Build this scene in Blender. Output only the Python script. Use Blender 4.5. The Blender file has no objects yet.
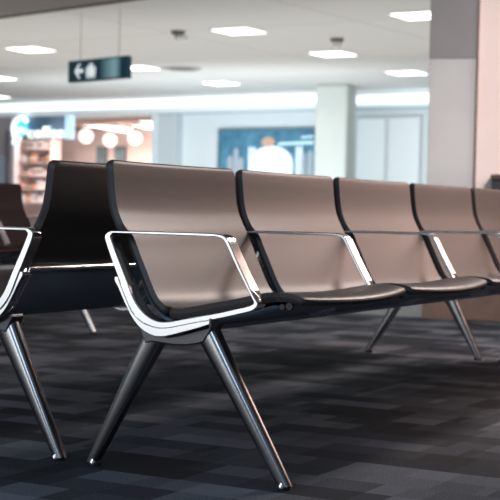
import bpy, bmesh, math, random
from mathutils import Vector, Matrix
random.seed(7)
C = bpy.context.scene.collection
PI = math.pi

# ------------------------------------------------------------------ camera
F_PX, PITCH, ROLL, CAM_Z = 1401.22, .0270, .0232, .6713
cd = bpy.data.cameras.new('camera'); cam = bpy.data.objects.new('camera', cd); C.objects.link(cam)
fwd = Vector((0, math.cos(PITCH), -math.sin(PITCH)))
r_, u_ = Vector((1, 0, 0)), Vector((0, math.sin(PITCH), math.cos(PITCH)))
RT = r_*math.cos(ROLL) + u_*math.sin(ROLL); UP = -r_*math.sin(ROLL) + u_*math.cos(ROLL)
M = Matrix((RT, UP, -fwd)).transposed().to_4x4(); M.translation = (0, 0, CAM_Z)
cam.matrix_world = M
cd.sensor_width = 36; cd.lens = F_PX*36/500; cd.clip_end = 200
cd.dof.use_dof = True; cd.dof.focus_distance = 3.25; cd.dof.aperture_fstop = 8.0
bpy.context.scene.camera = cam
bpy.context.scene.view_settings.view_transform = 'Standard'
bpy.context.scene.view_settings.look = 'None'

# ------------------------------------------------------------------ materials
def mat(name, col, rough=.5, metal=0., emit=None, es=0., spec=.5, noise=None, bump=None, coat=0.):
    m = bpy.data.materials.new(name); m.use_nodes = True
    nt = m.node_tree; b = nt.nodes['Principled BSDF']
    b.inputs['Base Color'].default_value = (*col, 1); b.inputs['Roughness'].default_value = rough
    b.inputs['Metallic'].default_value = metal; b.inputs['Specular IOR Level'].default_value = spec
    b.inputs['Coat Weight'].default_value = coat
    if emit: b.inputs['Emission Color'].default_value = (*emit, 1); b.inputs['Emission Strength'].default_value = es
    tc = nt.nodes.new('ShaderNodeTexCoord')
    if noise:   # (scale, second colour)
        n = nt.nodes.new('ShaderNodeTexNoise'); n.inputs['Scale'].default_value = noise[0]; n.inputs['Detail'].default_value = 4
        nt.links.new(tc.outputs['Object'], n.inputs['Vector'])
        mx = nt.nodes.new('ShaderNodeMix'); mx.data_type = 'RGBA'
        mx.inputs[6].default_value = (*col, 1); mx.inputs[7].default_value = (*noise[1], 1)
        cr = nt.nodes.new('ShaderNodeValToRGB'); cr.color_ramp.elements[0].position = .38; cr.color_ramp.elements[1].position = .62
        nt.links.new(n.outputs['Fac'], cr.inputs['Fac']); nt.links.new(cr.outputs['Color'], mx.inputs[0])
        nt.links.new(mx.outputs[2], b.inputs['Base Color'])
    if bump:    # (scale, strength)
        n2 = nt.nodes.new('ShaderNodeTexNoise'); n2.inputs['Scale'].default_value = bump[0]; n2.inputs['Detail'].default_value = 3
        nt.links.new(tc.outputs['Object'], n2.inputs['Vector'])
        bp = nt.nodes.new('ShaderNodeBump'); bp.inputs['Strength'].default_value = bump[1]; bp.inputs['Distance'].default_value = .002
        nt.links.new(n2.outputs['Fac'], bp.inputs['Height']); nt.links.new(bp.outputs['Normal'], b.inputs['Normal'])
    return m

leather = mat('leather', (.054, .047, .044), .42, noise=(3, (.060, .052, .048)), bump=(260, .25), spec=.35)
shell_plastic = mat('shell_plastic', (.22, .26, .31), .62)
polished = mat('polished_aluminium', (.80, .80, .80), .17, 1.)
satin = mat('satin_aluminium', (.80, .80, .80), .13, 1.)
brushed = mat('brushed_side_face', (.88, .88, .88), .36, 1.)
leg_metal = mat('leg_metal', (.34, .34, .345), .22, 1.)
dark_steel = mat('dark_steel', (.10, .10, .11), .35, .8)
rubber = mat('black_rubber', (.012, .012, .012), .5)
white_wall = mat('white_wall', (.80, .86, .88), .7, noise=(.6, (.76, .83, .86)))
column_paint = mat('column_paint', (.60, .63, .59), .7, noise=(1.2, (.56, .60, .57)))
stone_grey = mat('grey_stone', (.60, .57, .55), .45, noise=(1.3, (.52, .49, .48)), bump=(12, .1))
stone_pink = mat('pink_stone', (.88, .72, .66), .4, noise=(1.6, (.82, .64, .57)))
brown_stone = mat('brown_stone', (.20, .12, .09), .4, noise=(5, (.14, .085, .065)))
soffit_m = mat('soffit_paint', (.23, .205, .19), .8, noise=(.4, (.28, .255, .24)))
soffit_dark = mat('soffit_edge_strip', (.10, .09, .09), .8)  # dark strip along the soffit edge
cove = mat('cove_light', (1, 1, 1), .5, emit=(.93, .98, 1), es=1.25)
panel_light = mat('panel_light', (1, 1, 1), .5, emit=(1, .99, .96), es=4)
light_frame = mat('light_frame', (.85, .85, .84), .5)

def sep_mat(name, build):
    m = bpy.data.materials.new(name); m.use_nodes = True
    build(m.node_tree, m.node_tree.nodes['Principled BSDF']); return m
def L(nt, a, b): nt.links.new(a, b)
def node(nt, t, **kw):
    n = nt.nodes.new(t)
    for k, v in kw.items(): setattr(n, k, v)
    return n

def carpet_build(nt, b):
    tc = node(nt, 'ShaderNodeTexCoord')
    def math_(op, a, c=None):
        n = node(nt, 'ShaderNodeMath', operation=op)
        for i, v in enumerate((a, c)):
            if v is None: continue
            if isinstance(v, (int, float)): n.inputs[i].default_value = v
            else: L(nt, v, n.inputs[i])
        return n.outputs[0]
    sp = node(nt, 'ShaderNodeSeparateXYZ'); L(nt, tc.outputs['Object'], sp.inputs[0])
    def cells(w, h, seed, step):
        row = math_('FLOOR', math_('DIVIDE', sp.outputs[0], h))          # local x runs along the seat rows
        wn = node(nt, 'ShaderNodeTexWhiteNoise', noise_dimensions='1D'); L(nt, math_('ADD', row, seed), wn.inputs['W'])
        sh = math_('MULTIPLY', math_('FLOOR', math_('MULTIPLY', wn.outputs['Value'], step)), w/step)
        col = math_('FLOOR', math_('DIVIDE', math_('ADD', sp.outputs[1], sh), w))
        cb = node(nt, 'ShaderNodeCombineXYZ'); L(nt, row, cb.inputs[0]); L(nt, col, cb.inputs[1]); cb.inputs[2].default_value = seed
        w3 = node(nt, 'ShaderNodeTexWhiteNoise', noise_dimensions='3D'); L(nt, cb.outputs[0], w3.inputs['Vector'])
        return w3.outputs['Value']
    a = cells(.30, .125, 3.3, 4); c = cells(.15, .25, 8.1, 4); d = cells(.5, .5, 5.7, 2)
    v = math_('ADD', math_('MULTIPLY', a, .45), math_('ADD', math_('MULTIPLY', c, .4), math_('MULTIPLY', d, .15)))
    fine = node(nt, 'ShaderNodeTexNoise'); fine.inputs['Scale'].default_value = 230; fine.inputs['Detail'].default_value = 2
    L(nt, tc.outputs['Object'], fine.inputs['Vector'])
    v2 = math_('ADD', v, math_('MULTIPLY', math_('SUBTRACT', fine.outputs['Fac'], .5), .75))
    cr = node(nt, 'ShaderNodeValToRGB'); L(nt, v2, cr.inputs['Fac'])
    e = cr.color_ramp.elements
    e[0].position = .18; e[0].color = (.009, .012, .017, 1); e[1].position = .85; e[1].color = (.165, .18, .21, 1)
    k = e.new(.5); k.color = (.040, .048, .062, 1)
    L(nt, cr.outputs['Color'], b.inputs['Base Color'])
    b.inputs['Roughness'].default_value = .85; b.inputs['Specular IOR Level'].default_value = .25
    bp = node(nt, 'ShaderNodeBump'); bp.inputs['Strength'].default_value = .6; bp.inputs['Distance'].default_value = .004
    L(nt, fine.outputs['Fac'], bp.inputs['Height']); L(nt, bp.outputs['Normal'], b.inputs['Normal'])
carpet = sep_mat('carpet', carpet_build)

def ceil_build(nt, b):
    tc = node(nt, 'ShaderNodeTexCoord')
    br = node(nt, 'ShaderNodeTexBrick'); L(nt, tc.outputs['Object'], br.inputs['Vector'])
    br.offset = 0; br.inputs['Scale'].default_value = 1; br.inputs['Brick Width'].default_value = 3.0; br.inputs['Row Height'].default_value = 3.0
    br.inputs['Mortar Size'].default_value = .02; br.inputs['Color1'].default_value = (.62, .62, .60, 1); br.inputs['Color2'].default_value = (.66, .66, .64, 1)
    br.inputs['Mortar'].default_value = (.50, .49, .48, 1)
    L(nt, br.outputs['Color'], b.inputs['Base Color']); b.inputs['Roughness'].default_value = .75
ceiling_m = sep_mat('ceiling_paint', ceil_build)

def floor2_build(nt, b):
    b.inputs['Base Color'].default_value = (.14, .13, .125, 1); b.inputs['Roughness'].default_value = .4
floor_polished = sep_mat('polished_floor', floor2_build)

# ------------------------------------------------------------------ mesh helpers
def link(name, me, m, parent=None, smooth=False, bevel=0, segs=2):
    o = bpy.data.objects.new(name, me); C.objects.link(o)
    me.materials.append(m)
    if parent: o.parent = parent
    if smooth:
        me.polygons.foreach_set('use_smooth', [True]*len(me.polygons))
        try: me.set_sharp_from_angle(angle=math.radians(42))
        except Exception: pass
    if bevel:
        b = o.modifiers.new('bevel', 'BEVEL'); b.width = bevel; b.segments = segs; b.limit_method = 'ANGLE'
        b.angle_limit = math.radians(40); b.harden_normals = False
    return o
def finish(bm, name, m, parent=None, smooth=False, bevel=0, segs=2):
    bmesh.ops.recalc_face_normals(bm, faces=bm.faces)
    me = bpy.data.meshes.new(name); bm.to_mesh(me); bm.free()
    return link(name, me, m, parent, smooth, bevel, segs)
def box(bm, x0, x1, y0, y1, z0, z1):
    v = [bm.verts.new(p) for p in ((x0,y0,z0),(x1,y0,z0),(x1,y1,z0),(x0,y1,z0),(x0,y0,z1),(x1,y0,z1),(x1,y1,z1),(x0,y1,z1))]
    for f in ((0,3,2,1),(4,5,6,7),(0,1,5,4),(1,2,6,5),(2,3,7,6),(3,0,4,7)): bm.faces.new([v[i] for i in f])
def boxo(name, m, x0, x1, y0, y1, z0, z1, parent=None, bevel=0):
    bm = bmesh.new(); box(bm, x0, x1, y0, y1, z0, z1); return finish(bm, name, m, parent, bevel=bevel)
def loft(bm, rings, closed=False, caps=True):
    R = [[bm.verts.new(p) for p in r] for r in rings]
    n = len(R[0]); rng = range(len(R)) if closed else range(len(R)-1)
    for i in rng:
        a, b = R[i], R[(i+1) % len(R)]
        for j in range(n): bm.faces.new((a[j], a[(j+1) % n], b[(j+1) % n], b[j]))
    if caps and not closed: bm.faces.new(R[0][::-1]); bm.faces.new(R[-1])
def lathe(bm, prof, cx=0, cy=0, n=24, axis='z'):
    rings = [[(cx+r*math.cos(2*PI*k/n), cy+r*math.sin(2*PI*k/n), z) for k in range(n)] for r, z in prof]
    loft(bm, rings)
def tube(bm, pts, r, n=10):
    rings = []
    for i, p in enumerate(pts):
        p = Vector(p); t = (Vector(pts[min(i+1, len(pts)-1)]) - Vector(pts[max(i-1, 0)])).normalized()
        a = t.orthogonal().normalized() if i == 0 else (a0 - t*a0.dot(t)).normalized()
        a0 = a; b = t.cross(a)
        rings.append([tuple(p + (a*math.cos(2*PI*k/n) + b*math.sin(2*PI*k/n))*r) for k in range(n)])
    loft(bm, rings)
def catmull(pts, k=4, closed=False):
    out = []; n = len(pts); segs = n if closed else n-1
    g = (lambda i: pts[i % n]) if closed else (lambda i: pts[max(0, min(n-1, i))])
    for i in range(segs):
        p0, p1, p2, p3 = g(i-1), g(i), g(i+1), g(i+2)
        for j in range(k):
            t = j/k
            out.append(tuple(.5*((2*b) + (-a+c)*t + (2*a-5*b+4*c-d)*t*t + (-a+3*b-3*c+d)*t**3) for a, b, c, d in zip(p0, p1, p2, p3)))
    if not closed: out.append(tuple(pts[-1]))
    return out
def empty(name, loc, rz=0, label=None, cat=None, group=None):
    o = bpy.data.objects.new(name, None); C.objects.link(o); o.empty_display_size = .2
    o.location = loc; o.rotation_euler = (0, 0, rz)
    return tag(o, label, cat, group)
def tag(o, label=None, cat=None, group=None, kind=None):
    if label: o['label'] = label
    if cat: o['category'] = cat
    if group: o['group'] = group
    if kind: o['kind'] = kind
    return o
def copy_tree(o, parent=None):
    c = o.copy(); C.objects.link(c); c.parent = parent
    for ch in list(o.children): copy_tree(ch, c)
    return c

# ------------------------------------------------------------------ the tandem bench
# local axes: x along the row, q forward (= -y), z up.
PITCH_S = .68
LOOP_R0, LOOP_R1 = -.012, .030
outer = [(.100,.6165),(.086,.6155),(.074,.609),(.069,.597),(.081,.566),(.104,.516),(.117,.490),(.137,.445),(.158,.413),(.185,.390),(.225,.377),(.262,.377),
         (.305,.386),(.351,.397),(.400,.4065),(.455,.4200),(.492,.4295),(.508,.436),(.517,.445),(.5185,.453),(.508,.468),(.4695,.533),(.445,.578),(.430,.604),(.418,.613),(.400,.6165),(.370,.6175),(.250,.6175)]
inner = [(.100,.6095),(.093,.607),(.088,.603),(.088,.597),(.102,.566),(.127,.516),(.140,.490),(.158,.452),(.176,.427),(.201,.406),(.231,.394),(.262,.3935),
         (.303,.4015),(.348,.411),(.397,.421),(.450,.434),(.486,.443),(.498,.447),(.505,.451),(.506,.456),(.500,.466),(.461,.530),(.436,.575),(.423,.597),(.413,.605),(.398,.6085),(.370,.6095),(.250,.6095)]
rear_line = [(.044,.797),(.048,.765),(.0515,.73),(.0565,.695),(.0645,.663),(.077,.635),(.094,.602),(.112,.562),(.136,.513),(.165,.455),(.184,.428),(.208,.409),(.238,.398),
             (.275,.399),(.348,.414),(.430,.431),(.505,.449),(.560,.457),(.600,.455),(.622,.447)]
under_line = [(.139,.505),(.133,.487),(.152,.447),(.170,.420),(.196,.394),(.230,.378),(.270,.374),(.330,.386),(.400,.402),(.470,.418),(.540,.437)]

def side_faces(o):
    o.data.materials.append(brushed)
    for p in o.data.polygons:
        if abs(p.normal.x) > .9: p.material_index = 1
    return o
def make_loop(parent, k):
    bm = bmesh.new(); x0 = k*PITCH_S + LOOP_R0; x1 = k*PITCH_S + LOOP_R1
    O = catmull(outer, 3, True); I = catmull(inner, 3, True)
    b = .0022
    rings = []
    for (oq, oz), (iq, iz) in zip(O, I):
        d = Vector((iq-oq, iz-oz)); l = d.length; d /= l
        def P(x, s): return (x, -(oq+d.x*s), oz+d.y*s)
        rings.append([P(x0+b, 0), P(x0, b), P(x0, l-b), P(x0+b, l), P(x1-b, l), P(x1, l-b), P(x1, b), P(x1-b, 0)])
    loft(bm, rings, closed=True)
    return side_faces(finish(bm, 'armrest_frame', satin, parent, smooth=True))

cr_out = [(.103,.499),(.1035,.489),(.114,.473),(.136,.434),(.157,.400),(.187,.371),(.222,.356),(.250,.355),(.275,.360),(.314,.371),(.352,.382),(.386,.3935)]
cr_in  = [(.115,.499),(.1185,.489),(.126,.473),(.147,.432),(.162,.410),(.188,.3895),(.226,.3785),(.250,.378),(.275,.381),(.314,.390),(.352,.3985),(.386,.4045)]
def make_cradle(parent, x0, x1):
    bm = bmesh.new(); O = catmull(cr_out, 4); I = catmull(cr_in, 4); b = .002; rings = []
    for (oq, oz), (iq, iz) in zip(O, I):
        d = Vector((iq-oq, iz-oz)); l = d.length; d /= l
        def P(x, s): return (x, -(oq+d.x*s), oz+d.y*s)
        rings.append([P(x0+b, 0), P(x0, b), P(x0, l-b), P(x0+b, l), P(x1-b, l), P(x1, l-b), P(x1, b), P(x1-b, 0)])
    loft(bm, rings)
    return side_faces(finish(bm, 'support_cradle', satin, parent, smooth=True))

def sheet(pts, x_lo, x_hi, thick, concave=.0, lip=.0, round_=.009, end0=True, end1=True, cols=15):
    """closed padded sheet that follows a profile; front is offset along the profile normal"""
    P = [Vector(p) for p in pts]; n = len(P); rings = []
    tot = [0]
    for i in range(1, n): tot.append(tot[-1] + (P[i]-P[i-1]).length)
    T = tot[-1]
    for i, p in enumerate(P):
        t = (P[min(i+1, n-1)] - P[max(i-1, 0)]).normalized(); N = Vector((-t.y, t.x))
        s0, s1 = tot[i], T - tot[i]
        th = thick(p) if callable(thick) else thick
        k = 1.
        if end0 and s0 < round_: k = min(k, math.sqrt(max(.08, 1-(1-s0/round_)**2)))
        if end1 and s1 < round_: k = min(k, math.sqrt(max(.08, 1-(1-s1/round_)**2)))
        a, b = x_lo(p), x_hi(p); cr = 0
        if end0 and s0 < .025: cr = .016*(1-math.sqrt(1-(1-s0/.025)**2))   # rounded corners at the top
        if end1 and s1 < .02: cr = .010*(1-math.sqrt(1-(1-s1/.02)**2))
        a += cr; b -= cr
        front, back = [], []
        for j in range(cols+1):
            u = j/cols; uu = .5-.5*math.cos(PI*u); x = a+(b-a)*uu
            e = min(uu, 1-uu)*(b-a); ek = math.sqrt(max(0., 1-(1-min(1, e/round_))**2))
            c = -concave*(1-(2*uu-1)**2)
            g = lip*(1-(2*uu-1)**2)*max(0., 1-s1/.14)**1.5
            h0 = th*.5*(1-k*ek); h1 = th*(.5+.5*k*ek)
            # a fine welt just inside the edge
            w = .0022*math.exp(-((e-.014)/.0045)**2) if e > .004 else 0
            q0 = p + N*(h0+c) + Vector((g, 0)); q1 = p + N*(h1+c+w) + Vector((g, 0))
            back.append((x, -q0.x, q0.y)); front.append((x, -q1.x, q1.y))
        rings.append(front + back[::-1])
    bm = bmesh.new(); loft(bm, rings); return bm
def dens(pts, k=5): return catmull(pts, k)
# end spacing: add extra stations close to the ends so the edges round off
def with_ends(P, e0=True, e1=True):
    P = list(P)
    def lerp(a, b, t): return tuple(x+(y-x)*t for x, y in zip(a, b))
    def ins(a, b):
        l = math.dist(a, b); return [lerp(a, b, d/l) for d in (.001, .003, .006, .0095) if d < l*.95]
    out = P
    if e0: out = [P[0]] + ins(P[0], P[1]) + P[1:]
    if e1: out = out[:-1] + ins(P[-1], P[-2])[::-1] + [P[-1]]
    return out

def make_bench(n, LEA=leather, ends=None):
    root = empty('tandem_bench', (0, 0, 0))
    prof = dens(rear_line, 4)
    isplit = min(range(len(prof)), key=lambda i: math.dist(prof[i], (.222, .403)))
    back_p = with_ends(prof[:isplit+1], True, False); pan_p = with_ends(prof[isplit:], False, True)
    def lo(k):
        def f(p):
            t = max(0, min(1, (p[1]-.585)/.04)); t = t*t*(3-2*t)
            if p[0] > .535: t = 1*min(1, (p[0]-.535)/.03)
            return k*PITCH_S + .040 + (.013-.040)*t
        return f
    def hi(k):
        def f(p):
            t = max(0, min(1, (p[1]-.585)/.04)); t = t*t*(3-2*t)
            if p[0] > .535: t = 1*min(1, (p[0]-.535)/.03)
            return (k+1)*PITCH_S - .016 + (.016-.021)*t
        return f
    for k in range(n):
        bk = finish(sheet(back_p, lo(k), hi(k), .024, concave=.010), 'backrest', LEA, root, smooth=True)
        st = finish(sheet(pan_p, lo(k), hi(k), lambda p: .026 if p[0] < .5 else .026-.006*min(1, (p[0]-.5)/.12), concave=.008, lip=.032), 'seat', LEA, root, smooth=True)
        un = finish(sheet(dens(under_line, 3), lambda p: k*PITCH_S+.062, lambda p: (k+1)*PITCH_S-.024, .012, round_=.004), 'seat_shell', shell_plastic, root, smooth=True)
        bm = bmesh.new(); tube(bm, [(k*PITCH_S+.130, -.126, .505), ((k+1)*PITCH_S-.026, -.126, .505)], .0075, 14)
        finish(bm, 'back_rail', satin, root, smooth=True)
    for k in range(n+1):
        fr = make_loop(root, k)
        if k in (0, n): make_cradle(fr, k*PITCH_S + LOOP_R0 - .002, k*PITCH_S + LOOP_R1 - .004)
        else: make_cradle(fr, k*PITCH_S + LOOP_R0 + .004, k*PITCH_S + LOOP_R1 - .004)
        bm = bmesh.new(); c = k*PITCH_S
        x0, x1 = (c-.05 if k else c+.006), (c+.05 if k < n else c-.006)
        tube(bm, [(x0, -.575, .446), (x1, -.575, .446)], .007, 12)
        tube(bm, [(c-.006, -.600, .449), (c+.008, -.600, .449)], .009, 12)
        finish(bm, 'seat_connector', rubber, root, smooth=True)
    # main beam
    bm = bmesh.new(); rings = []
    for x in (.03, n*PITCH_S-.02):
        rings.append([(x, -(.285+.034*math.cos(2*PI*j/20)), .375+.012*math.sin(2*PI*j/20)) for j in range(20)])
    loft(bm, rings); finish(bm, 'beam', shell_plastic, root, smooth=True)
    # A-frames
    for c, s in zip(ends or (.042, n*PITCH_S-.03), (1, -1)):
        bm = bmesh.new(); poly = [(.180,.331),(.200,.337),(.232,.335),(.262,.333),(.300,.334),(.330,.339),(.352,.345),(.386,.393),(.352,.381),(.314,.370),(.275,.359),(.250,.354),(.222,.355),(.190,.366),(.165,.385),(.157,.375)]
        rings = [[(x, -q, z) for q, z in poly] for x in (c-.026, c+.026)]
        loft(bm, rings); finish(bm, 'leg_yoke', dark_steel, root, bevel=.004)
        for (tq, tz, bq, tw, bw) in ((.196, .352, .011, .033, .0145), (.352, .368, .577, .030, .0150)):
            bm = bmesh.new(); rings = []
            for i in range(13):
                t = i/12; q = tq+(bq-tq)*t; z = tz+(.010-tz)*t
                hw = tw+(bw-tw)*t**.85; hr = .024 + (.0165-.024)*t
                ax = Vector((bq-tq, .010-tz)).normalized(); nx = Vector((-ax.y, ax.x))
                if i == 12: nx = Vector((1, 0)); hw *= 1.12
                ring = []
                for j in range(28):
                    a = 2*PI*j/28; ca, sa = math.cos(a), math.sin(a)
                    e = 2/2.9
                    uu = math.copysign(abs(ca)**e, ca)*hw; vv = math.copysign(abs(sa)**e, sa)*hr
                    ring.append((c+vv, -(q+nx.x*uu), z+nx.y*uu))
                rings.append(ring)
            loft(bm, rings); lg = finish(bm, 'leg', leg_metal, root, smooth=True)
            bm = bmesh.new(); d = .006 if bq < .1 else -.004
            lathe(bm, [(.0155, 0), (.0165, .002), (.0160, .010), (.010, .014)], c-.002, -(bq+d), 20)
            finish(bm, 'foot_glide', rubber, lg, smooth=True)
            bm = bmesh.new(); sg = -1
            lathe(bm, [(.006, .004), (.008, .005), (.008, .014), (.003, .022)], c+s*sg*.012, -(bq+d), 14)
            finish(bm, 'glide_bolt', polished, lg, smooth=True)
        # small clamp tab holding the cradle end
        bm = bmesh.new(); box(bm, c-.058 if s > 0 else c+.026, c-.026 if s > 0 else c+.058, -.393, -.385, .384, .409)
        finish(bm, 'clamp_tab', dark_steel, root, bevel=.003)
    return root

YAW = 1.068
Rv = Vector((math.cos(YAW), math.sin(YAW), 0)); Fv = Vector((math.sin(YAW), -math.cos(YAW), 0))
OA = Vector((-.4271, 3.6243, 0))
benchA = make_bench(5, ends=(.042, 3.318))
benchA.location = OA; benchA.rotation_euler = (0, 0, YAW)
tag(benchA, 'nearest dark brown leather five-seat bench facing right, with pale metal arm loops', 'bench')
benchB = make_bench(5, ends=(.094, 3.371))
benchB.location = OA + Rv*3.412 - Fv*.086; benchB.rotation_euler = (0, 0, YAW+PI)
tag(benchB, 'black-backed bench standing back to back behind the nearest bench, facing left', 'bench')
benchC = make_bench(2, mat('shaded_leather', (.026, .011, .012), .5, spec=.3))  # same leather as the other benches, darkened to stand for shade
benchC.rotation_euler = (0, 0, YAW)
OC = Vector((-1.325, 7.85, 0)); benchC.location = OC - Rv*(2*PITCH_S)
tag(benchC, 'distant maroon-looking bench at the left edge, in front of the lit shop', 'bench')

# ------------------------------------------------------------------ the hall
def struct(o): return tag(o, kind='structure')
PHI = math.atan2(-.56, .83)
Wv = Vector((math.cos(PHI), math.sin(PHI), 0)); Nv = Vector((-Wv.y, Wv.x, 0))
P0 = Vector((1.38, 29.2, 0))
def on_wall(x, y, off=0):
    """point of the back-wall plane (t along the wall, z) seen in direction x, y"""
    d = fwd + RT*((x-250)/F_PX) + UP*((250-y)/F_PX); c = Vector((0, 0, CAM_Z))
    k = (P0 + Nv*off - c).dot(Nv)/d.dot(Nv); p = c + d*k
    return (p-P0).dot(Wv), p.z
def wbox(name, m, t0, t1, o0, o1, z0, z1, parent=None, bevel=0):
    """box in back-wall coordinates"""
    ob = boxo(name, m, t0, t1, o0, o1, z0, z1, parent, bevel)
    if parent is None: ob.location = P0; ob.rotation_euler = (0, 0, PHI)
    return ob
def wthing(name, t, off, z, label, cat, group=None):
    return empty(name, P0 + Wv*t + Nv*off + Vector((0, 0, z)), PHI, label, cat, group)

# carpet + polished floor
fl = boxo('floor', carpet, -11, 5.72, -9, 26, -.05, 0); fl.location = OA; fl.rotation_euler = (0, 0, YAW); struct(fl)
f2 = boxo('floor', floor_polished, 5.72, 36, -22, 26, -.05, 0); f2.location = OA; f2.rotation_euler = (0, 0, YAW); struct(f2)
fs = boxo('floor', carpet, -11, 5.72, 9, 22, -.05, 0); bpy.data.objects.remove(fs)

ce = boxo('ceiling', ceiling_m, -22, 22, -22, 14, 3.2, 3.3); ce.location = P0; ce.rotation_euler = (0, 0, PHI); struct(ce)
# lower, darker soffit over the waiting area
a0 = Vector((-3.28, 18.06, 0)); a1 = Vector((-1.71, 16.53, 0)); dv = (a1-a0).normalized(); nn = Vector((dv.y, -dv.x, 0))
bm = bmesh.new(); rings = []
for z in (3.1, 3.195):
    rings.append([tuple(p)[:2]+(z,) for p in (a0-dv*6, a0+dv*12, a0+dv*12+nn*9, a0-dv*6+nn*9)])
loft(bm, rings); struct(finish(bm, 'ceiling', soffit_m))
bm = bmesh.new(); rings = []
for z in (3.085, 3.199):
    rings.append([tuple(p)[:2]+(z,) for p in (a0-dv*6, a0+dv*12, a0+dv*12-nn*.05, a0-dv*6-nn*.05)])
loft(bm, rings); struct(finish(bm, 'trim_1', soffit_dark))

# bulkhead with its cove light, back wall
struct(wbox('wall_bulkhead', white_wall, -22, 12, 0, .9, 2.84, 3.2))
struct(wbox('trim_2', cove, -22, -.02, -.06, 0, 2.985, 3.15))
struct(wbox('trim_3', mat('cove_light_dim', (1, 1, 1), .5, emit=(.85, .93, .96), es=1.0), -.02, 12, -.06, 0, 2.93, 3.10))
struct(wbox('trim_4', mat('bulkhead_edge', (.45, .56, .62), .6), -4.45, 12, -.02, .0, 2.80, 2.84))
struct(wbox('wall_back', white_wall, -4.45, 12, .25, .45, 0, 2.86))
# shallow pilaster and side return by the shop
struct(wbox('wall_pilaster', mat('pilaster_paint', (.62, .68, .72), .6), on_wall(153, 140)[0], on_wall(176, 140)[0], .0, .25, 0, 2.84))
struct(wbox('trim_5', mat('pilaster_edge', (.80, .88, .92), .6), on_wall(153, 140)[0], on_wall(157, 140)[0], -.05, .0, 0, 2.84))

# lit window strips right of the column
for i, (xa, xb) in enumerate(((358, 386), (390, 420))):
    t0, t1 = on_wall(xa, 140, .25)[0], on_wall(xb, 140, .25)[0]
    w = struct(wbox('window_%d' % (i+1), mat('window_glow', (.84, .90, .92), .4, emit=(.80, .92, .96), es=.12), t0, t1, .2, .25, 1.25, 2.62))
    bm = bmesh.new()
    for zz in (1.2, 2.62): box(bm, t0-.04, t1+.04, .17, .25, zz, zz+.05)
    for tt in (t0-.04, t1): box(bm, tt, tt+.04, .17, .25, 1.25, 2.62)
    finish(bm, 'window_frame', mat('window_frame', (.80, .86, .88), .5), w)

# round-cornered white column
bm = bmesh.new(); box(bm, -.33, .33, -.33, .33, 0, 3.2)
col = finish(bm, 'column', column_paint, bevel=.05, segs=3); col.location = (1.63, 27.7, 0); col.rotation_euler = (0, 0, PHI+.25)
tag(col, 'white square column standing at the far wall, right of the blue poster', 'column')

# near pillar, grey face and pink face
pr = empty('stone_pillar', (1.45, 9.12, 0), math.radians(-12), 'large stone pillar at the right, grey front face and pink side', 'pillar')
bm = bmesh.new(); box(bm, -.31, 0, 0, .9, .42, 3.2); finish(bm, 'pillar_shaft', stone_grey, pr, bevel=.004)
bm = bmesh.new(); box(bm, -.315, .005, -.004, .9, 1.70, 3.2); finish(bm, 'upper_shaft', mat('upper_grey', (.27, .245, .235), .45, noise=(1.5, (.225, .205, .20))), pr, bevel=.004)  # upper part of the shaft, a darker grey
bm = bmesh.new(); box(bm, -.32, .55, -.008, .9, 0, .42); finish(bm, 'plinth', brown_stone, pr, bevel=.004)
bm = bmesh.new(); box(bm, -.010, .55, .02, .9, .42, 3.2); finish(bm, 'side_panel', stone_pink, pr, bevel=.004)
bm = bmesh.new(); box(bm, -.012, .004, -.006, .02, .42, 3.2); finish(bm, 'corner_bead', brown_stone, pr)

# dark bin hung on the pillar's pink side
wb = empty('wall_bin', (1.66, 9.06, .55), math.radians(-12), 'black wall-mounted bin half out of frame on the pink pillar side', 'bin')
bm = bmesh.new(); box(bm, -.105, .20, -.11, .08, .0, .36); finish(bm, 'bin_body', mat('bin_black', (.02, .019, .02), .4), wb, bevel=.012)
bm = bmesh.new(); box(bm, -.112, .207, -.118, .08, .36, .40); finish(bm, 'bin_lid', mat('bin_lid', (.07, .04, .03), .35), wb, bevel=.012)

# ------------------------------------------------------------------ ceiling fittings
def ceil_at(x, y, h=3.2):
    d = fwd + RT*((x-250)/F_PX) + UP*((250-y)/F_PX); k = (h-CAM_Z)/d.z
    return Vector((0, 0, CAM_Z)) + d*k
proto = None
spots = [(239,30.5,'nearest the small camera dome'),(333,53.5,'under the round smoke detector'),(407,72.5,'just left of the grey pillar, farther one'),
         (420,15,'cut off by the grey pillar at the top'),(221,83,'farthest, right above the cove light strip'),(31,49,'left of the hanging sign'),
         (139,67.5,'half hidden behind the hanging sign'),(-3,78,'at the left edge, upper of two'),(-5,96.5,'at the left edge, just above the cove strip')]
for i, (x, y, where) in enumerate(spots):
    if proto is None:
        o = empty('ceiling_light', (0, 0, 0))
        bm = bmesh.new()
        for a in ((-.31,.31,-.31,-.29),(-.31,.31,.29,.31),(-.31,-.29,-.29,.29),(.29,.31,-.29,.29)): box(bm, *a, -.012, .0)
        finish(bm, 'light_frame', light_frame, o)
        bm = bmesh.new(); box(bm, -.29, .29, -.29, .29, -.010, -.002); finish(bm, 'diffuser', panel_light, o)
        proto = o
    else: o = copy_tree(proto)
    p = ceil_at(x, y); o.location = (p.x, p.y, 3.198); o.rotation_euler = (0, 0, YAW-.05)
    tag(o, 'square glowing ceiling light panel, ' + where, 'ceiling light', 'ceiling light panels')

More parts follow.
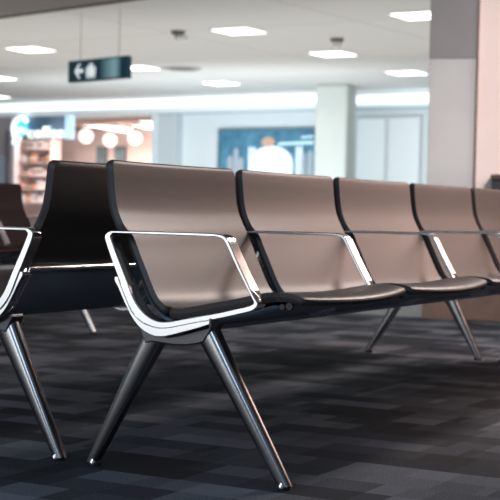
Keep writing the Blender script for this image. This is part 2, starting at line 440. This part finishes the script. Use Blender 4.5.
def detector(x, y, label, s=1.):
    p = ceil_at(x, y); o = empty('smoke_detector', (p.x, p.y, 3.2), 0, label, 'detector')
    bm = bmesh.new(); lathe(bm, [(.16*s, 0), (.16*s, -.02), (.13*s, -.05)], n=24); finish(bm, 'mounting_plate', mat('detector_base', (.16, .13, .12), .6), o, smooth=True)
    bm = bmesh.new(); lathe(bm, [(.10*s, -.05), (.115*s, -.08), (.105*s, -.12), (.06*s, -.15), (.01*s, -.155)], n=24); finish(bm, 'dome', mat('detector_dome', (.75, .73, .70), .4), o, smooth=True)
    return o
detector(337, 38.5, 'small round detector with dark base on the ceiling above a light panel', .62)
cd_ = empty('ceiling_camera', (*ceil_at(178, 31).xy, 3.2), .6, 'small white ceiling camera left of the brightest light panel', 'camera')
bm = bmesh.new(); lathe(bm, [(.10, 0), (.10, -.03), (.07, -.06)], n=24); finish(bm, 'mounting_plate', mat('cam_base', (.13, .13, .13), .6), cd_, smooth=True)
bm = bmesh.new(); box(bm, -.04, .15, -.05, .05, -.13, -.06); finish(bm, 'camera_body', mat('cam_body', (.72, .72, .70), .4), cd_, bevel=.02)
vt = empty('air_vent', (*ceil_at(182, 68).xy, 3.2), 0, 'round grey ceiling air vent between two light panels', 'air vent')
bm = bmesh.new(); lathe(bm, [(.36, 0), (.36, -.012), (.30, -.03), (.28, -.012)], n=32); finish(bm, 'vent_rim', mat('vent_rim', (.40, .39, .38), .5), vt, smooth=True)
bm = bmesh.new()
for r in (.06, .13, .20): lathe(bm, [(r, -.014), (r+.04, -.03), (r+.045, -.026), (r+.01, -.010)], n=32)
finish(bm, 'vent_cone', mat('vent_cone', (.22, .21, .21), .5), vt, smooth=True)

# ------------------------------------------------------------------ hanging sign
sg = empty('hanging_sign', (-1.985, 18.0, 2.448), math.radians(-46), 'dark teal hanging sign with a white left arrow and suitcase symbol', 'sign')
board = mat('sign_board', (.006, .030, .045), .4, emit=(.006, .04, .06), es=.5)
SW, SH = .61, .142
bm = bmesh.new(); box(bm, -SW, SW, -.04, .04, -SH, SH); finish(bm, 'sign_box', board, sg, bevel=.006)
white_sym = mat('sign_symbol', (.8, .85, .86), .5, emit=(.8, .88, .9), es=.75)
bm = bmesh.new()
def flat(bm, pts, y=-.044, d=.003):
    loft(bm, [[(x, y-dd, z) for x, z in pts] for dd in (0, d)])
flat(bm, [(-.46,.0),(-.37,.095),(-.335,.095),(-.40,.022),(-.28,.022),(-.28,-.022),(-.40,-.022),(-.335,-.095),(-.37,-.095)])
finish(bm, 'left_arrow', white_sym, sg)
bm = bmesh.new()
flat(bm, [(-.21,-.075),(-.21,.045),(-.185,.045),(-.185,-.075)]); flat(bm, [(-.17,-.075),(-.17,.045),(-.06,.045),(-.06,-.075)]); flat(bm, [(-.045,-.075),(-.045,.045),(-.02,.045),(-.02,-.075)])
flat(bm, [(-.155,.045),(-.155,.085),(-.075,.085),(-.075,.045),(-.092,.045),(-.092,.068),(-.138,.068),(-.138,.045)])
flat(bm, [(-.21,-.10),(-.21,-.085),(-.02,-.085),(-.02,-.10)])
finish(bm, 'suitcase_symbol', white_sym, sg)
def glow_build(nt, b):  # pale glow on the sign's right part, painted as an emission gradient
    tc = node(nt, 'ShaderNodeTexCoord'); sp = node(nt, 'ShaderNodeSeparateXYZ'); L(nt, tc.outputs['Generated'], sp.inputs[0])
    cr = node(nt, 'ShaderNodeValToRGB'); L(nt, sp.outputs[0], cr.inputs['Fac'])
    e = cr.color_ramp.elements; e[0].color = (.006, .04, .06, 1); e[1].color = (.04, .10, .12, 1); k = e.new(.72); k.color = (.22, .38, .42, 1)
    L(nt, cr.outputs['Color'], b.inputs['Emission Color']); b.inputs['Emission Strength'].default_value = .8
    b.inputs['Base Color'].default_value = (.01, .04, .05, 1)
bm = bmesh.new(); flat(bm, [(.08,-.12),(.08,.12),(.49,.12),(.49,-.12)]); finish(bm, 'painted_glow', sep_mat('sign_painted_glow', glow_build), sg)
for s in (-.4, .4):
    bm = bmesh.new(); tube(bm, [(s, 0, SH), (s, 0, .752)], .006, 8); finish(bm, 'hanger_rod', light_frame, sg)

# ------------------------------------------------------------------ poster on the back wall
t0, _ = on_wall(221, 150, .2); t1, _ = on_wall(317.5, 150, .2); zt = on_wall(221, 131.5, .2)[1]
tc_ = (t0+t1)/2; hw = (t1-t0)/2; zb = 1.0; hz = (zt-zb)
ps = wthing('wall_poster', tc_, .2, zb, 'large blue lit poster of a pale domed building on the far wall', 'poster')
def poster_build(nt, b):
    tc = node(nt, 'ShaderNodeTexCoord'); n = node(nt, 'ShaderNodeTexNoise'); n.inputs['Scale'].default_value = 3.2
    L(nt, tc.outputs['Object'], n.inputs['Vector'])
    cr = node(nt, 'ShaderNodeValToRGB'); L(nt, n.outputs['Fac'], cr.inputs['Fac'])
    e = cr.color_ramp.elements; e[0].position = .3; e[0].color = (.030, .13, .22, 1); e[1].position = .7; e[1].color = (.09, .26, .38, 1)
    L(nt, cr.outputs['Color'], b.inputs['Base Color']); L(nt, cr.outputs['Color'], b.inputs['Emission Color']); b.inputs['Emission Strength'].default_value = .3
bm = bmesh.new(); box(bm, -hw, hw, -.03, .04, 0, hz); finish(bm, 'backdrop', sep_mat('poster_print', poster_build), ps)
pale = mat('poster_pale', (.75, .85, .9), .6, emit=(.80, .92, .98), es=.45)
greyish = mat('poster_grey', (.35, .40, .46), .6, emit=(.4, .45, .5), es=.3)
orange = mat('poster_orange', (.55, .36, .28), .6, emit=(1, .55, .35), es=.2)
def pz(y): return on_wall(270, y, .2)[1]-zb
def pt(x): return on_wall(x, 150, .2)[0]-tc_
bm = bmesh.new(); cx, rz = pt(272), pz(146); rr = pt(294)-pt(272)
flat(bm, [(cx-rr, 0)] + [(cx+rr*math.cos(a), pz(163)+ (rz-pz(163))*math.sin(a)) for a in [PI-PI*i/16 for i in range(17)]] + [(cx+rr, 0)], -.034)
finish(bm, 'printed_dome', pale, ps)
for x in (249.5, 253.5, 297, 300.5):
    bm = bmesh.new(); flat(bm, [(pt(x), 0), (pt(x), pz(147)), (pt(x+2.6), pz(147)), (pt(x+2.6), 0)], -.034); finish(bm, 'printed_tower', pale, ps)
for x, y in ((231, 155), (237, 147), (242, 157), (304, 152), (311, 150)):
    bm = bmesh.new(); flat(bm, [(pt(x-3), 0), (pt(x-2.5), pz(y+3)), (pt(x), pz(y)), (pt(x+2.5), pz(y+3)), (pt(x+3), 0)], -.034); finish(bm, 'printed_spire', greyish, ps)
bm = bmesh.new()
flat(bm, [(pt(269)+.17*math.cos(a), pz(142)+.11*math.sin(a)) for a in [2*PI*i/14 for i in range(14)]], -.038); finish(bm, 'printed_sun', orange, ps)
bm = bmesh.new(); flat(bm, [(pt(279), pz(145.5)), (pt(279), pz(143)), (pt(314), pz(141.5)), (pt(314), pz(144.5))], -.038)
flat(bm, [(pt(302), pz(139)), (pt(302), pz(137)), (pt(314), pz(136)), (pt(314), pz(138))], -.038); finish(bm, 'printed_caption', mat('caption', (.5, .7, .78), .6, emit=(.5, .72, .8), es=.6), ps)
bm = bmesh.new()
for b4 in ((-hw-.05,-hw,-.06,.04,0,hz),(hw,hw+.05,-.06,.04,0,hz),(-hw-.05,hw+.05,-.06,.04,hz,hz+.05),(-hw-.05,hw+.05,-.06,.04,-.05,0)): box(bm, *b4)
finish(bm, 'poster_frame', mat('poster_frame', (.12, .22, .28), .5), ps)

# ------------------------------------------------------------------ coffee shop
T1 = -4.45; T0 = -12.
pinkw = mat('shop_wall_pink', (.80, .63, .58), .7, noise=(1.2, (.85, .72, .68)))
struct(wbox('wall_shop_back', pinkw, T0, T1, 4.0, 4.1, 0, 2.84))
struct(wbox('wall_shop_side', mat('shop_side', (.55, .50, .52), .6), T1, T1+.1, .45, 4.1, 0, 2.84))
struct(wbox('ceiling', mat('shop_ceiling', (.30, .21, .17), .6), T0, T1, .9, 4.1, 2.80, 2.84))
fa0, fa1 = on_wall(14, 130)[0], on_wall(69.5, 130)[0]
fz = on_wall(45, 143)[1]
struct(wbox('wall_shop_fascia', mat('fascia_blue', (.10, .17, .26), .5, noise=(1., (.22, .30, .42))), fa0, fa1, .0, .12, 2.43, 2.84))
struct(wbox('trim_6', mat('lit_post', (.5, .7, .85), .5, emit=(.45, .72, .95), es=.8), on_wall(66.5, 130)[0], on_wall(71.5, 130)[0], -.06, .12, 2.30, 2.84))
struct(wbox('wall_shop_left', mat('shop_left', (.50, .47, .53), .6, noise=(1.5, (.60, .52, .52))), T0, fa0, .1, .2, 1.9, 2.84))
struct(wbox('trim_7', mat('mullion', (.20, .18, .20), .5), on_wall(6.5, 160)[0], on_wall(9.5, 160)[0], -.05, .1, 0, 2.5))
struct(wbox('trim_8', mat('mullion_light', (.62, .60, .64), .5), on_wall(11, 160)[0], on_wall(15, 160)[0], -.03, .1, 0, 2.84))

# neon sign: swirl emblem and the word
neon = mat('neon_white', (1, 1, 1), .5, emit=(.80, .97, 1), es=1.35)
neon_cyan = mat('neon_cyan', (.1, .5, .7), .5, emit=(.10, .55, .85), es=1.0)
ns_t, ns_z = on_wall(45, 133)
ns = wthing('neon_sign', ns_t, -.10, ns_z, 'glowing white neon sign reading coffee with a round swirl emblem', 'sign')
def nx(x): return on_wall(x, 133)[0]-ns_t
ex = nx(24.5); er = .25; ez = on_wall(24, 128.5)[1]-ns_z
bm = bmesh.new(); tube(bm, [(ex+er*math.cos(a), -.03, ez+er*math.sin(a)) for a in [math.radians(40+14*i) for i in range(17)]], .055, 8)
tube(bm, [(ex-.24, -.03, ez-.20), (ex-.17, -.03, ez-.06), (ex-.02, -.03, ez-.04), (ex+.16, -.03, ez-.08)], .055, 8)
tube(bm, [(ex-.24, -.03, ez-.36), (ex-.17, -.03, ez-.28)], .05, 8)
finish(bm, 'swirl_emblem', neon, ns, smooth=True)
bm = bmesh.new(); flat(bm, [(ex+.02+.20*math.cos(a), ez+.20*math.sin(a)) for a in [2*PI*i/20 for i in range(20)]], 0.0, .02); finish(bm, 'emblem_disc', neon_cyan, ns)
cu = bpy.data.curves.new('word', 'FONT'); cu.body = 'coffee'; cu.size = .36; cu.extrude = .02; cu.offset = .002; cu.space_character = 1.18; cu.align_x = 'CENTER'
to = bpy.data.objects.new('tmp', cu); C.objects.link(to)
bpy.context.view_layer.update()
me = bpy.data.meshes.new_from_object(to.evaluated_get(bpy.context.evaluated_depsgraph_get())); bpy.data.objects.remove(to)
xs = [v.co.x for v in me.vertices]; w0 = max(xs)-min(xs); want = nx(67)-nx(32)
me.transform(Matrix.Translation((nx(49.5), -.04, -.125)) @ Matrix.Diagonal((want/w0, 1, 1.1, 1)) @ Matrix.Rotation(PI/2, 4, 'X'))
wd = link('word_coffee', me, neon, ns)

# shelving with goods behind the seats
off = 2.2
s0, s1 = on_wall(17, 170, off)[0], on_wall(50, 170, off)[0]
sh = wthing('shop_shelving', (s0+s1)/2, off, 0, 'tall pale shelving unit full of goods under the neon sign', 'shelving')
hw2 = (s1-s0)/2; shm = mat('shelf_wood', (.75, .60, .56), .6); shb = mat('shelf_back', (.60, .48, .47), .6, noise=(4, (.68, .58, .57)))
bm = bmesh.new(); box(bm, -hw2, hw2, .36, .40, 0, 2.45); finish(bm, 'back_panel', shb, sh)
for s in (-1, 1):
    bm = bmesh.new(); box(bm, s*hw2-.02, s*hw2+.02, 0, .38, 0, 2.45); finish(bm, 'side_panel', shm, sh)
levels = [.45, .80, 1.15, 1.50, 1.85, 2.2]
for z in levels:
    bm = bmesh.new(); box(bm, -hw2+.02, hw2-.02, 0, .37, z-.03, z); finish(bm, 'shelf', shm, sh)
cols = [('white', (.85, .83, .84)), ('pale pink', (.80, .60, .58)), ('brown', (.28, .14, .10)), ('cream', (.80, .74, .66)), ('dark', (.08, .05, .05)), ('orange', (.75, .33, .15))]
cm = [mat('goods_'+c.replace(' ', '_'), v, .5, emit=v, es=.08) for c, v in cols]  # faint emission in their own colour, added to brighten the goods
rowname = {0: 'lowest', 1: 'second lowest', 2: 'third', 3: 'fourth', 4: 'fifth', 5: 'topmost'}
placen = ['far left', 'left', 'inner left', 'inner right', 'right', 'far right']
for li, z in enumerate(levels[1:]):
    for k in range(6):
        ci = random.choice([0, 0, 1, 2, 3, 0, 5, 4]); t = (s0+s1)/2 - hw2 + .12 + k*(2*hw2-.24)/5
        h = random.uniform(.14, .25)
        if (k+li) % 3 == 0:
            o = wthing('jar', t, off+.16, z, '%s jar at the %s of the %s row of the shop shelving' % (cols[ci][0], placen[k], rowname[li+1]), 'jar', 'goods on the shop shelves')
            bm = bmesh.new(); lathe(bm, [(.05, 0), (.055, .02), (.055, h*.75), (.03, h*.9)], n=14); finish(bm, 'jar_body', cm[ci], o, smooth=True)
            bm = bmesh.new(); lathe(bm, [(.034, h*.88), (.034, h)], n=14); finish(bm, 'lid', cm[4], o)
        else:
            o = wthing('carton', t, off+.16, z, '%s carton at the %s of the %s row of the shop shelving' % (cols[ci][0], placen[k], rowname[li+1]), 'carton', 'goods on the shop shelves')
            bm = bmesh.new(); box(bm, -.075, .075, -.06, .06, 0, h); finish(bm, 'carton_box', cm[ci], o, bevel=.006)
            bm = bmesh.new(); box(bm, -.077, .077, -.062, .062, h*.35, h*.6); finish(bm, 'printed_band', cm[(ci+1) % 6], o)

# linear lights, balls for lit wall patches, and screens inside the shop
lin = mat('linear_light', (1, 1, 1), .5, emit=(1, .95, .9), es=2.2)
for i, (xa, ya, xb, yb, lab) in enumerate(((75.5, 123, 131, 131, 'long white linear lamp across the shop, nearest the neon sign'), (116, 121.5, 152, 127.5, 'middle white linear lamp in the shop'),
                               (139, 119.5, 155, 124, 'short bright linear lamp by the pilaster'))):
    def at_z(x, y, z):
        d = fwd + RT*((x-250)/F_PX) + UP*((250-y)/F_PX); k = (z-CAM_Z)/d.z; return Vector((0, 0, CAM_Z)) + d*k
    offs = (2.6, 2.9, 1.6)[i]
    ta, za = on_wall(xa, ya, offs); tb, zb2 = on_wall(xb, yb, offs)
    o = wthing('linear_lamp', (ta+tb)/2, offs, (za+zb2)/2, lab, 'lamp', 'linear lamps in the shop')
    hl = (tb-ta)/2; ang = math.atan2(zb2-za, tb-ta)
    bm = bmesh.new(); box(bm, -hl, hl, -.05, .05, -.045, .045); bmesh.ops.rotate(bm, verts=bm.verts, matrix=Matrix.Rotation(-ang, 3, 'Y'))
    finish(bm, 'lamp_tube', lin, o)
    bm = bmesh.new()
    for s in (-.7, .7): tube(bm, [(hl*s, 0, hl*s*math.tan(ang)), (hl*s, 0, max(2.80-(za+zb2)/2, hl*s*math.tan(ang)+.05))], .008, 6)
    finish(bm, 'hanger_rod', light_frame, o)
patch_glow = mat('wall_patch_glow', (1, 1, 1), .5, emit=(1, .90, .84), es=1.05)  # glowing balls stand in for bright lit patches of the shop wall
for x, y, r, lab in ((86, 136, .20, 'glowing ball standing in for the lit wall patch nearest the lit post in the shop'), (110, 140, .18, 'glowing ball standing in for the lit wall patch above the two dark screens'),
                     (135, 138, .18, 'glowing ball standing in for the lit wall patch nearest the pilaster')):
    t, z = on_wall(x, y, 3.4)
    o = wthing('wall_glow_ball', t, 3.4, z, lab, 'lamp', 'balls for lit wall patches in the shop')
    bm = bmesh.new(); bmesh.ops.create_uvsphere(bm, u_segments=20, v_segments=12, radius=r); finish(bm, 'globe', patch_glow, o, smooth=True)
    bm = bmesh.new(); tube(bm, [(0, 0, r*.9), (0, 0, 2.8-z)], .01, 6); finish(bm, 'added_cord', rubber, o)
for xa, xb, lab in ((96.5, 106, 'left dark teal screen on the shop back wall'), (114.5, 125, 'right dark teal screen on the shop back wall')):
    ta = on_wall(xa, 150, 3.9)[0]; tb = on_wall(xb, 150, 3.9)[0]; z1 = on_wall(105, 146.5, 3.9)[1]
    o = wthing('menu_screen', (ta+tb)/2, 3.9, z1-.75, lab, 'screen', 'menu screens in the shop')
    w = (tb-ta)/2
    bm = bmesh.new(); box(bm, -w, w, 0, .06, 0, .75); finish(bm, 'screen_case', mat('screen_case', (.10, .12, .13), .4), o)
    bm = bmesh.new(); box(bm, -w+.015, w-.015, -.01, 0, .02, .73); finish(bm, 'display', mat('screen_face', (.10, .16, .19), .3, noise=(9, (.25, .32, .34))), o)
# counter and coffee machine
ct = wthing('shop_counter', on_wall(112, 170, 2.2)[0], 2.2, 0, 'pale shop counter with a brown front below the screens', 'counter')
bm = bmesh.new(); box(bm, -1.35, 1.15, 0, .6, 0, 1.0); finish(bm, 'counter_front', mat('counter_front', (.5, .33, .27), .6), ct)
bm = bmesh.new(); box(bm, -1.4, 1.2, -.05, .65, 1.0, 1.05); finish(bm, 'counter_top', mat('counter_top', (.8, .76, .74), .4), ct)
mt_, mz = on_wall(142, 152, 2.4)
mc = wthing('coffee_machine', mt_, 2.4, 1.05, 'brown coffee machine standing on the right end of the counter', 'machine')
bm = bmesh.new(); box(bm, -.28, .26, 0, .4, .0, .55); finish(bm, 'machine_body', mat('machine_brown', (.35, .20, .15), .4), mc, bevel=.02)
bm = bmesh.new(); box(bm, -.30, .28, -.05, .42, .55, .80); finish(bm, 'machine_hood', mat('machine_hood', (.5, .33, .27), .4), mc, bevel=.02)
bm = bmesh.new(); box(bm, -.22, .2, -.08, 0, .02, .08); finish(bm, 'drip_tray', dark_steel, mc)

# ------------------------------------------------------------------ light
def area(name, loc, target, sx, sy, power, col, spread=180):
    l = bpy.data.lights.new(name, 'AREA'); l.shape = 'RECTANGLE'; l.size = sx; l.size_y = sy; l.energy = power; l.color = col; l.spread = math.radians(spread)
    o = bpy.data.objects.new(name, l); C.objects.link(o); o.location = loc
    o.rotation_euler = (Vector(target)-Vector(loc)).to_track_quat('-Z', 'Y').to_euler(); return o
area('warm_window_light', (2.5, 6.95, 2.75), (.4, 4.7, .4), .6, .5, 90, (1, .84, .77))
area('warm_seat_fill', (2.3, 6.0, 1.35), (1.3, 5.85, .6), 1.2, 1.0, 17, (1, .68, .58), 92)  # pink fill added to brighten the far seats
area('cool_window_light', (-7.0, -.6, 1.35), (-.6, 3.4, .9), 4.5, 2.6, 130, (.95, .98, 1))
area('front_fill_light', (-2.2, -1.8, 3.0), (.2, 4.0, 0), 3, 2, 115, (.58, .77, 1))
area('ceiling_fill', (-3, 22, .4), (-3, 22, 3.2), 9, 9, 240, (1, .97, .93))  # unseen upward fill, added to brighten the ceiling
area('ceiling_fill', (2.5, 19, .4), (2.5, 19, 3.2), 5, 8, 130, (1, .97, .93))  # second added ceiling fill, also out of sight
area('back_wall_fill', (.0, 24.5, .35), (1.6, 29.2, 2.2), 5, 1., 170, (.86, .95, 1))  # unseen low fill, added to brighten the back wall
area('back_wall_fill', (-3.4, 27.0, .35), (-2.0, 31.2, 2.2), 4, 1., 130, (.86, .95, 1))  # second added fill for the back wall
t = P0 + Wv*-7.0 + Nv*2.0
area('shop_fill', (t.x, t.y, 2.75), (t.x, t.y, 0), 4.5, 1.5, 330, (1, .84, .76))  # fill added to brighten the shop wall
t = P0 + Wv*-8.6 + Nv*.9
area('shop_fill', (t.x, t.y, 2.6), (t.x+Nv.x*1.5, t.y+Nv.y*1.5, .8), 2.2, .6, 22, (1, .90, .88))  # smaller fill added to brighten the shelves
area('pillar_front_fill', (2.2, 4.6, 3.0), (1.35, 9.1, 1.1), 1., .6, 26, (1, .96, .94), 70)  # fill added to brighten the pillar's front face
area('pillar_side_fill', (4.0, 8.6, 2.4), (1.6, 9.8, 1.6), 1.2, 1.2, 34, (1, .84, .78), 60)  # fill added to brighten the pillar's pink side

w = bpy.data.worlds.new('world'); bpy.context.scene.world = w; w.use_nodes = True
bg = w.node_tree.nodes['Background']; bg.inputs[0].default_value = (.62, .74, .88, 1); bg.inputs[1].default_value = .22
